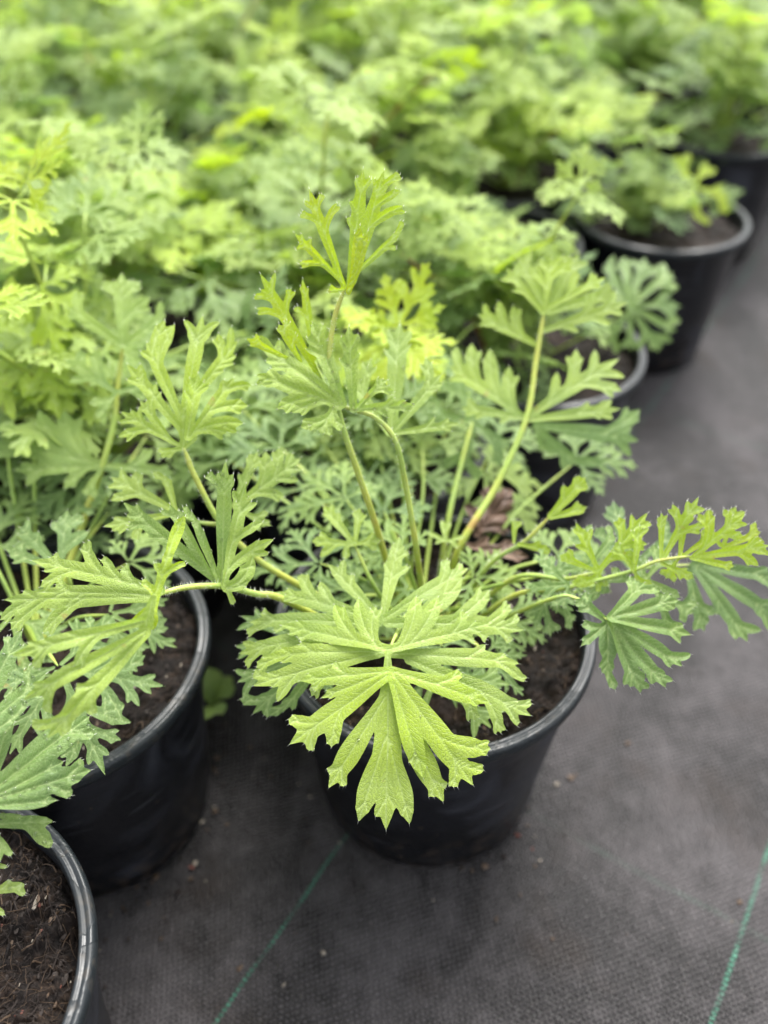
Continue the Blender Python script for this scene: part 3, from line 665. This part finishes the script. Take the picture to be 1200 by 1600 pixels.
# R: the bluish leaf on the right
L(M, CM, (951, 970), .432, .72, [
  ((951,970),(951,1030),[],3.0), ((951,970),(1000,1000),[],3.0), ((951,970),(897,937),[(914,926),(903,955)],1.5), ((950,972),(907,1010),[(908,976),(917,998)],1.3), ((951,972),(950,1060),[(937,1041),(963,1077)],1.15), '|', ((953,972),(1003,1084),[(975,1070),(1015,1075)],1.05),
  ((954,972),(1040,1077),[(1050,1064),(1028,1062)],.95), ((956,970),(1067,1043),[(1079,1023),(1060,1030)],.95), '|', ((956,968),(1083,990),[(1065,1005),(1060,975)],1.0), ((955,965),(1060,938),[(1045,955),(1035,930)],1.15), ((952,965),(1007,910),[(985,900),(1030,925)],1.3)],
  tone=.28, droop=5, side=(.1,0,0), crease=.8, wave=.003, wf=1.35, petiole=[R_(.02,-.012), P(850,940,.455), P(900,935,.445), P(951,970,.433)])
L(M, CM, (1010, 905), .45, .7, [((1010,905),(1045,860),[(1020,850),(1060,880)],1.5), ((1010,905),(975,850),[(990,845),(960,870)],1.5), ((1008,906),(1065,935),[(1050,950)],1.6), ((1005,905),(940,905),[(955,885)],1.5)], tone=.3, droop=3, cell=.0012)
L(M, CM, (925, 880), .462, .7, [((925,880),(905,825),[(890,840),(925,820)],1.6), ((925,880),(960,835),[(950,820)],1.6), ((922,882),(872,895),[(880,870)],1.6), ((925,884),(950,930),[(925,940)],1.6)], tone=.25, droop=3, cell=.0012)
L(M, CM, (990, 890), .446, .8, [((990,892),(1000,820),[(985,830),(1015,825)],1.2), ((990,892),(960,845),[(955,862)],1.3), ((992,894),(1005,930),[(985,925),(1020,915)],1.6)], tone=.78, droop=1, side=(0,-.3,0), crease=.4)
L(M, CM, (1062, 868), .443, .8, [((1062,870),(1070,795),[(1058,810),(1085,808)],1.2), ((1064,870),(1110,838),[(1100,825),(1112,850)],1.2), ((1060,872),(1040,905),[(1030,895),(1055,910)],1.6)], tone=.84, droop=1, side=(0,-.3,0), crease=.4)
L(M, CM, (1030, 930), .462, .7, [((1025,925),(1085,960),[(1070,975),(1090,940)],1.4), ((1025,925),(1050,990),[(1030,985),(1068,982)],1.4), ((1020,922),(990,880),[(1010,870)],1.5)], tone=.2, droop=4, crease=.6, cell=.0012)
L(M, CM, (1130, 850), .455, .8, [((1130,852),(1150,790),[(1130,795),(1165,800)],1.3), ((1125,852),(1090,800),[(1110,795)],1.3), ((1130,855),(1190,830),[(1180,815),(1195,850)],1.3)], tone=.82, droop=1, side=(0,-.3,0), crease=.4)
L(M, CM, (887, 912), .455, .65, [((887,912),(843,875),[(862,868),(850,895)],1.6), ((886,914),(823,918),[(847,940),(845,905)],1.4), ((888,914),(880,950),[(862,945),(897,945)],1.8)], tone=.2, droop=5)
L(M, CM, (850, 942), .47, .65, [((850,942),(835,980),[(818,960)],1.9), ((852,942),(860,996),[(876,985),(848,990)],1.6), ((855,940),(900,970),[(890,985)],1.5)], tone=.25, droop=5)
L(M, CM, (1082, 882), .485, .75, [((1085,885),(1170,1005),[(1148,1000),(1190,985),(1120,960)],1.1), ((1085,882),(1215,965),[(1200,985),(1215,940)],1.0), ((1085,880),(1220,905),[(1210,925)],1.0), ((1075,890),(1100,988),[(1083,985),(1065,955),(1118,960)],1.3)],
  tone=.2, droop=2, crease=.6, wf=1.2, petiole=[R_(.025,0), P(900,925,.49), P(1000,890,.487), P(1082,882,.486)], cell=.0012)
L(M, CM, (985, 885), .48, .7, [((985,885),(957,780),[(942,803),(975,800)],1.3), ((983,885),(928,822),[(945,835)],1.4), ((988,884),(1060,830),[(1040,812),(1050,860)],1.2)], tone=.12, droop=3, cell=.0012)
# lower, older foliage of the main plant
mbf = MB(); r = random.Random(31)
for (px, py, d, sz) in ((575,745,.56,.9),(480,765,.55,.9),(440,700,.56,.9),(510,700,.57,1.0),(640,745,.57,.9),(600,800,.53,.8),(565,700,.6,1.0),(640,920,.50,.75),(560,930,.49,.7),
                        (600,890,.51,.7),(870,870,.52,.7),(380,640,.58,.9),(740,900,.50,.6),(520,980,.475,.7),(780,960,.49,.6),(690,1010,.48,.6),
                        (610,640,.56,1.0),(560,610,.6,1.1),(660,690,.58,1.0),(700,640,.62,1.0),(520,640,.58,1.0),(460,640,.6,1.1),(620,580,.64,1.1),(540,780,.52,.75),(630,860,.5,.6),
                        (360,720,.56,.9),(500,880,.5,.75),(770,700,.6,.9),(900,720,.58,.8),(850,900,.47,.55),(760,1020,.47,.5)):
    p = P(px, py, d); v = nz((p - ROOT) * [1, 1, .3] + [0, 0, .001])
    put_template(mbf, p, nz(UP + nz(CAM - p) * .6 + v * .3), v, sz, r.uniform(.08, .42), r, True)
    stem_piece(mbf, [R_(r.uniform(-.012,.012), r.uniform(-.012,.012)), ROOT * .45 + p * .55 + np.array([0, 0, .01]), p], .0016, .0011, .45, 0, 1, 2)
mbf.build('foliage', [LEAF, HAIR, STEM], M, origin=CM)
def drops(leafobj, n, r, smax=.0011, zone=None):         # rain drops resting on a leaf
    me = leafobj.data; mb = MB(); c = [p for p in me.polygons if p.material_index == 0]
    import bmesh
    bm = bmesh.new(); bmesh.ops.create_icosphere(bm, subdivisions=2, radius=1); iv = np.array([v.co[:] for v in bm.verts]); fi = [tuple(v.index for v in f.verts) for f in bm.faces]; bm.free()
    for _ in range(n):
        p = r.choice(c); nn = np.array(p.normal); nn = nn if nn @ np.array([0, -.4, 1]) > 0 else -nn
        s = r.uniform(.25, 1) ** 2 * smax; X = nz(np.cross(nn, [.2, .9, .1])); Y = np.cross(nn, X)
        W = np.array(p.center) + nn * s * .3 + (iv[:, :1] * X + iv[:, 1:2] * Y) * s + iv[:, 2:] * nn * s * .6
        mb.add(W, fi, 0)
    o = mb.build('water_drops', WATER, leafobj); o['kind'] = 'stuff'; return o
lv = [o for o in M.children if o.name.startswith('leaf')]; rr = random.Random(5)
for i, k in ((4, 60), (20, 30), (21, 20), (0, 14), (5, 25)): drops(lv[i], k, rr)

# ------------------------------------------------------------------ the two pots on the left
P1 = empty('potted_plant', CL1, 'plant in the black pot left of the centre one, behind the bottom left corner pot', 'potted plant', GRP)
add_pot(P1, soil_mesh(11, .0014, n_fib=900, n_crumb=600))
R1 = CL1 + np.array([-.01, .01, .142])
mbt = MB(); stem_piece(mbt, [R1, P(135,800,.54), P(160,728,.535), P(178,660,.535), P(183,610,.535), P(192,540,.535)], .0028, .0018, .6, 60, 21); mbt.build('stem', [STEM, HAIR], P1, origin=CL1)
L(P1, CL1, (160,728), .535, .7, [((158,726),(-20,690),[(10,660),(-20,720),(60,640),(100,640)],1.2), ((155,730),(20,735),[(40,760),(60,715),(100,765)],1.3), ((160,732),(130,775),[(150,780)],1.6), ((165,728),(275,738),[(240,700),(250,755),(220,735)],1.3)], tone=.4, droop=1.5, cell=.0013, hairs=0)
L(P1, CL1, (181,612), .53, .7, [((180,612),(100,560),[(108,597),(125,545),(150,545)],1.4), ((180,616),(150,655),[(165,665),(140,630)],1.8), ((184,612),(240,600),[(230,625),(225,585)],1.6)], tone=.36, droop=1.5, cell=.0013, hairs=0)
L(P1, CL1, (192,538), .53, .7, [((192,540),(190,425),[(160,440),(220,440),(235,465)],1.5), ((190,540),(105,480),[(120,455),(130,510)],1.5), ((195,540),(260,490),[(250,470),(265,520)],1.5)], tone=.42, droop=1.5, cell=.0013, hairs=0)
L(P1, CL1, (95,880), .47, .7, [((90,885),(30,822),[(45,812),(60,830)],1.5), ((95,880),(105,795),[(80,815),(130,805),(138,830)],1.7), ((88,890),(8,858),[(20,880),(30,845)],1.5)], tone=.22, droop=2, cell=.0013, hairs=0, petiole=[R1, P(110,930,.48), P(95,880,.471)])
mbf = MB(); r = random.Random(41)
for (px, py, d, sz) in ((30,780,.58,1.2),(110,830,.56,1.0),(170,800,.56,.9),(-20,860,.52,1.0),(60,640,.6,1.2),(0,600,.58,1.2),(230,680,.6,1.0),(20,960,.46,.9),(90,1040,.43,1.0),(170,960,.46,.7),(-40,740,.55,1.1),(60,560,.6,1.1),(200,880,.5,.6)):
    p = P(px, py, d); v = nz((p - R1) * [1, 1, .3] + [0, 0, .001])
    put_template(mbf, p, nz(UP + nz(CAM - p) * .6 + v * .3), v, sz, r.uniform(.08, .4), r, True)
    stem_piece(mbf, [R1, R1 * .45 + p * .55 + np.array([0, 0, .01]), p], .0017, .0012, .45, 0, 1, 2)
mbf.build('foliage', [LEAF, HAIR, STEM], P1, origin=CL1)

P2 = empty('potted_plant', CL2, 'wet-rimmed black pot cut off by the bottom left corner, dark leaves beaded with water', 'potted plant', GRP)
add_pot(P2, soil_mesh(19, .0010, n_fib=2600, n_crumb=1300))
R2 = CL2 + np.array([-.02, .0, .142])
ws = [L(P2, CL2, (-18,1245), .365, .6, [((-18,1240),(141,1119),[(147,1148),(85,1160)],2.0), ((-18,1252),(143,1203),[(128,1188),(112,1243)],1.9), ((-10,1245),(100,1190),[],2.6), ((-15,1260),(90,1250),[],1.8), ((-20,1238),(18,1120),[(-10,1110)],1.6), ((-25,1238),(-60,1130),[],1.6)], tone=.3, droop=1.0, teeth=False, crease=.8, petiole=[R2, P(-18,1245,.366)]),
      L(P2, CL2, (-50,1150), .36, .7, [((-60,1160),(35,984),[(10,995),(-30,1010)],1.3), ((-58,1165),(73,1052),[(62,1085),(45,1040)],1.35), ((-50,1170),(30,1115),[(40,1100)],1.5)], tone=.28, droop=1.0, teeth=False, crease=.3, petiole=[R2, P(-50,1155,.361)]),
      L(P2, CL2, (-15,1290), .372, .6, [((-15,1290),(85,1283),[(80,1325),(50,1278)],1.7), ((-15,1295),(20,1340),[(-5,1350)],1.5), ((-12,1275),(36,1278),[],1.6)], tone=.3, droop=1.0, teeth=False, petiole=[R2, P(-15,1292,.373)]),
      L(P2, CL2, (-20,1395), .375, .6, [((-20,1395),(40,1382),[(38,1398),(15,1376)],2.2), ((-20,1410),(8,1430),[],2.0), ((-20,1350),(12,1355),[],1.8)], tone=.5, droop=1.0, teeth=False, petiole=[R2, P(-20,1397,.376)])]
for o, k in zip(ws, (70, 60, 30, 10)): drops(o, k, rr)

# ------------------------------------------------------------------ background plants
def make_foliage(seed, nst=4, nbas=9, hmax=.17, yellow=.1):
    r = random.Random(seed); mb = MB(); z0 = .142
    def leaf(p, v, sz, tone): put_template(mb, p, nz(UP + v * r.uniform(-.75, .6) + np.array([r.uniform(-.5, .5), r.uniform(-.5, .5), 0])), v, sz, tone, r)
    for k in range(nbas):
        a = 6.283 * k / nbas + r.uniform(-.3, .3); q = r.uniform(.04, .14); p = np.array([q * math.cos(a), q * math.sin(a), z0 + r.uniform(.02, .085)])
        c = spline([np.array([0, 0, z0 - .004]), p * [.45, .45, 1] + np.array([0, 0, .008]) * 0, p], 8); V, Fc = tube(c, np.linspace(.0018, .0011, 8), 6); mb.add(V, Fc, 2, tone=.45)
        leaf(p, nz([math.cos(a), math.sin(a), 0]), r.uniform(.9, 1.3), r.uniform(.08, .42))
    for k in range(nst):
        a = 6.283 * k / nst + r.uniform(-.6, .6); lean = r.uniform(.01, .11); H = hmax * r.uniform(.4, 1.25)
        top = np.array([lean * math.cos(a), lean * math.sin(a), z0 + H]); c = spline([np.array([.006 * math.cos(a), .006 * math.sin(a), z0 - .004]), top * [.35, .35, 1] - np.array([0, 0, H * .5]), top], 12)
        V, Fc = tube(c, np.linspace(.0024, .0014, 12), 6); mb.add(V, Fc, 2, tone=.55 + (.5 if r.random() < .12 else 0))
        yt = r.uniform(.35, .72) + (.3 if r.random() < yellow else 0)
        for t, cnt, s in ((.55, 2, 1.0), (.8, 2, .9), (1.0, 3, .8)):
            p = c[int(t * 11)]
            for j in range(cnt):
                b = a + 6.283 * j / cnt + r.uniform(-.5, .5) + t * 2; v = nz([math.cos(b), math.sin(b), r.uniform(.1, 1.3)]); e = p + v * r.uniform(.008, .025)
                V, Fc = tube(np.array([p, e]), .0009, 5); mb.add(V, Fc, 2, tone=.5)
                leaf(e, v, s * r.uniform(.75, 1.15), yt * (.55 + .45 * t) + r.uniform(-.08, .08))
    return mb
FV = [make_foliage(60 + i, nst=4 + i % 3, nbas=12 + i % 4, hmax=.12 + .015 * (i % 4), yellow=.25 if i % 3 == 0 else .08) for i in range(9)]
SV = [soil_mesh(80 + i, .004, n_fib=60, n_crumb=80) for i in range(2)]
_fol = {}
def bg_plant(x, y, label, v, sc=1.0, rz=None, off=(0, 0)):
    root = empty('potted_plant', (x, y, 0), label, 'potted plant', GRP)
    if len(_soil) < 2: s = SV[len(_soil)].build('soil', SM, root); _soil.append(s); add_pot_only(root)
    else: add_pot(root)
    if v not in _fol: f = FV[v].build('foliage', [LEAFR, HAIR, STEM], root); _fol[v] = f
    else: f = _fol[v].copy(); COL.objects.link(f); f.parent = root
    f.rotation_euler.z = random.uniform(0, 6.28) if rz is None else rz; f.scale = (sc, sc, sc); f.location = (off[0], off[1], .142 * (1 - sc))
    return root
def add_pot_only(root):
    p = _pot.copy(); COL.objects.link(p); p.parent = root; q = _rim.copy(); COL.objects.link(q); q.parent = p
def behind_edge(x, y):                                   # signed distance to the row edge (negative: inside the bed)
    if y < CB[1]: a, b = CM, CB
    else: a, b = CB, CC
    d = nz((b - a)[:2]); n_ = np.array([d[1], -d[0]]); return float((np.array([x, y]) - a[:2]) @ n_)
fixed = [CM[:2], CL1[:2], CL2[:2], CB[:2], CC[:2], CC2[:2]]
pts = []
row = 0; y = .52
while y < 2.9:
    x0 = -.19 * int(2.0 / .19) + (.095 if row % 2 else 0)
    for k in range(24):
        x = x0 + .195 * k + random.uniform(-.012, .012); yy = y + random.uniform(-.012, .012)
        if behind_edge(x, yy) > .01: continue
        if abs(x) > (.47 * (yy * cp + .40 * sp) + .16): continue
        pts.append([x, yy])
    y += .172; row += 1
pts = np.array(pts); fx = np.array(fixed)
keep = [i for i, p in enumerate(pts) if np.min(np.linalg.norm(fx - p, axis=1)) > .12]; pts = pts[keep]
for _ in range(60):                                      # push neighbours apart until the pots only touch
    al = np.vstack([fx, pts])
    for i in range(len(pts)):
        d = pts[i] - al; ds = np.linalg.norm(d, axis=1); ds[len(fx) + i] = 9
        for j in np.nonzero(ds < .192)[0]: pts[i] += d[j] / ds[j] * (.192 - ds[j]) * .5
        al[len(fx) + i] = pts[i]
ok = []
for i in range(len(pts)):
    oth = np.vstack([fx] + [pts[j:j + 1] for j in ok]); 
    if np.min(np.linalg.norm(oth - pts[i], axis=1)) > .186 and behind_edge(*pts[i]) < .03: ok.append(i)
pts = pts[ok]
bg_plant(*CB[:2], 'dull grey-green plant at the path edge directly behind the centre pot', 2, .82, 3.4, off=(-.03, .005))
bg_plant(*CC[:2], 'plant in the black pot standing clear at the path edge, upper right', 5, .58, .8, off=(-.02, .0))
bg_plant(*CC2[:2], 'low plant whose pot shows bare brown soil, left of the clear upper right pot', 7, .6, 3.0, off=(-.05, .02))
PB = [o for o in bpy.data.objects if o.get('label', '').startswith('dull grey-green')][0]; PC = [o for o in bpy.data.objects if o.get('label', '').startswith('plant in the black pot standing clear')][0]
L(PB, CB, (985, 480), .72, .6, [((985,480),(1066,478),[(1050,448),(1060,505)],1.5), ((985,484),(1030,552),[(1052,532),(1000,545)],1.5), ((984,484),(945,545),[(965,555),(925,525)],1.5), ((985,476),(1008,402),[(985,405),(1038,420)],1.5), ((980,476),(945,410),[(925,440),(960,400)],1.5), '|', ((985,480),(1052,425),[(1035,410),(1062,450)],1.5), ((985,482),(1058,520),[(1064,500)],1.5), ((984,484),(985,550),[(968,545),(1003,548)],1.5), ((982,478),(975,400),[(960,415)],1.5)], tone=.26, crease=.6, wf=.8, droop=5, cell=.0016, hairs=0, petiole=[CB + [0, 0, .142], P(960,500,.73), P(985,480,.721)])
L(PC, CC, (900, 305), .93, .5, [((900,305),(955,325),[(940,340),(950,300)],1.6), ((900,306),(905,340),[(880,335),(925,345)],1.6), ((898,305),(845,298),[(850,320),(850,280)],1.6), ((900,303),(880,272),[(925,275)],1.6)], tone=.5, droop=3, cell=.002, hairs=0, petiole=[CC + [0, 0, .142], P(940,300,.95), P(900,305,.931)])
L(PC, CC, (1085, 290), .91, .6, [((1085,290),(1050,245),[(1075,240),(1045,265)],1.6), ((1086,290),(1105,252),[(1120,265)],1.6), ((1088,292),(1140,310),[(1135,335),(1130,290)],1.6), ((1084,294),(1090,345),[(1110,350),(1070,330)],1.6)], tone=.95, droop=2, cell=.002, hairs=0, petiole=[CC + [0, 0, .142], P(1060,300,.93), P(1085,290,.911)])
ORD = ['first', 'second', 'third', 'fourth', 'fifth', 'sixth', 'seventh', 'eighth', 'ninth', 'tenth', 'eleventh', 'twelfth', 'thirteenth', 'fourteenth', 'fifteenth', 'sixteenth']
rowid = np.round((pts[:, 1] - .52) / .172).astype(int); rows = {}
for i in np.argsort(pts[:, 1]): rows.setdefault(rowid[i], []).append(i)
for ri, rk in enumerate(sorted(rows)):
    for ci, i in enumerate(sorted(rows[rk], key=lambda q: -pts[q, 0])):
        lab = f'blurred leafy plant, {ORD[ri]} row behind the front pots, {ORD[ci]} from the path side'
        bg_plant(pts[i][0], pts[i][1], lab, random.randrange(9), random.uniform(.85, 1.12))

# ------------------------------------------------------------------ small things
def dry_leaf(node, d, tips, label, col, sd):
    mb = MB(); n_ = tocam(node, d, .5, (.2, -.2, 0)); O = P(node[0], node[1], d)
    hero_leaf(mb, d, n_, node, tips, .5, 5, .0009, 1.6, .007, 1.4, True, False)
    m, nt, out = new_mat('dry leaf'); n = N(nt); co = n('TexCoord').outputs['Object']
    ns = n('TexNoise', i_Vector=co, i_Scale=80.0, i_Detail=5.0).outputs[0]
    b = n('BsdfPrincipled', i_Base_Color=n.ramp(ns, [(.3, tuple(c * .5 for c in col)), (.7, col)]), i_Roughness=.6); nt.links.new(b.outputs[0], out.inputs[0])
    o = mb.build('dry_leaf', m, None, origin=O); o.location = O; tag(o, label, 'dry leaf', 'dry fallen leaves on the soil'); return o
dry_leaf((768, 800), .56, [((740,838),(800,764),[(722,792),(758,762),(815,805),(795,830)],1.45)], 'larger brown fallen leaf on the soil behind the centre stems', (.115, .062, .036), 1)
dry_leaf((775, 860), .53, [((735,850),(825,872),[(765,834),(805,842),(780,890)],1.3)], 'smaller pale brown fallen leaf lying in front of the larger one by the centre stems', (.15, .092, .06), 2)
def weed(base, leaves, label, zc):
    mb = MB(); r = random.Random(3); B = onz(*base, zc)
    for (tx, ty, s) in leaves:
        T = B + np.array([tx, ty, s * .6]); d = T - B; n = 7; c = spline([B, B + d * .5 + UP * .006, T], n); w = s * np.sin(np.linspace(0, 1, n) ** 2.0 * math.pi) * .27 + .0006
        Xv = nz(np.cross(d, UP)); V = np.concatenate([c - Xv * w[:, None], c + np.array([0, 0, -.001]), c + Xv * w[:, None]])
        mb.add(V, [(k, k + 1, n + k + 1, n + k) for k in range(n - 1)] + [(n + k, n + k + 1, 2 * n + k + 1, 2 * n + k) for k in range(n - 1)], 0, tone=.35, uv=V)
    o = mb.build('weed_seedling', LEAF, None, origin=B); o.location = B; return tag(o, label, 'weed')
weed((330, 1105), [(.0, .022, .028), (.018, .006, .026), (-.002, -.024, .030), (-.010, .012, .024), (.014, .018, .02), (-.006, .024, .026), (.012, -.014, .02)], 'small green weed growing on the fabric in the dark gap between two pots', .03)
weed((825, 1000), [(.008, .004, .009), (-.008, .004, .009), (.001, -.008, .008)], 'tiny seedling sprouting from the soil of the centre pot', .147)

def crumbs():
    r = random.Random(17); mb = MB()
    def one(x, y, s, m): V, Fc = rock(s, r, .5); mb.add(V + [x, y, s * .3 + .0008], Fc, m)
    for C, n in ((CM, 70), (CL1, 200), (CL2, 60), (CB, 90), (CC, 50)):
        for _ in range(n):
            a = r.uniform(0, 6.28); q = RB + abs(r.gauss(0, .018)) + .001; one(C[0] + q * math.cos(a), C[1] + q * math.sin(a), r.uniform(.0005, .0019) * r.choice([.6, 1, 1.2]), r.choice([0, 0, 1, 1, 1, 2, 2, 2, 3, 4]))
    for _ in range(160): one(r.uniform(-.3, .55), r.uniform(.02, .9), r.uniform(.0004, .0012), r.choice([0, 1, 2, 3]))
    for (px, py, s, m) in ((757, 1356, .0022, 2), (738, 1362, .0018, 2), (722, 1358, .002, 1), (640, 1372, .0014, 3), (808, 1306, .0022, 4), (1155, 1411, .0022, 2), (980, 1163, .0026, 2), (808, 1272, .0015, 2), (443, 1540, .0016, 3), (505, 1490, .0016, 3), (375, 1515, .002, 2)):
        p = onz(px, py, 0); one(p[0], p[1], s, m)
    o = mb.build('soil_crumbs', SM, None, smooth=False); o['kind'] = 'stuff'; o['label'] = 'loose crumbs of soil and grit scattered on the dark fabric around the pots'; o['category'] = 'soil crumbs'
crumbs()
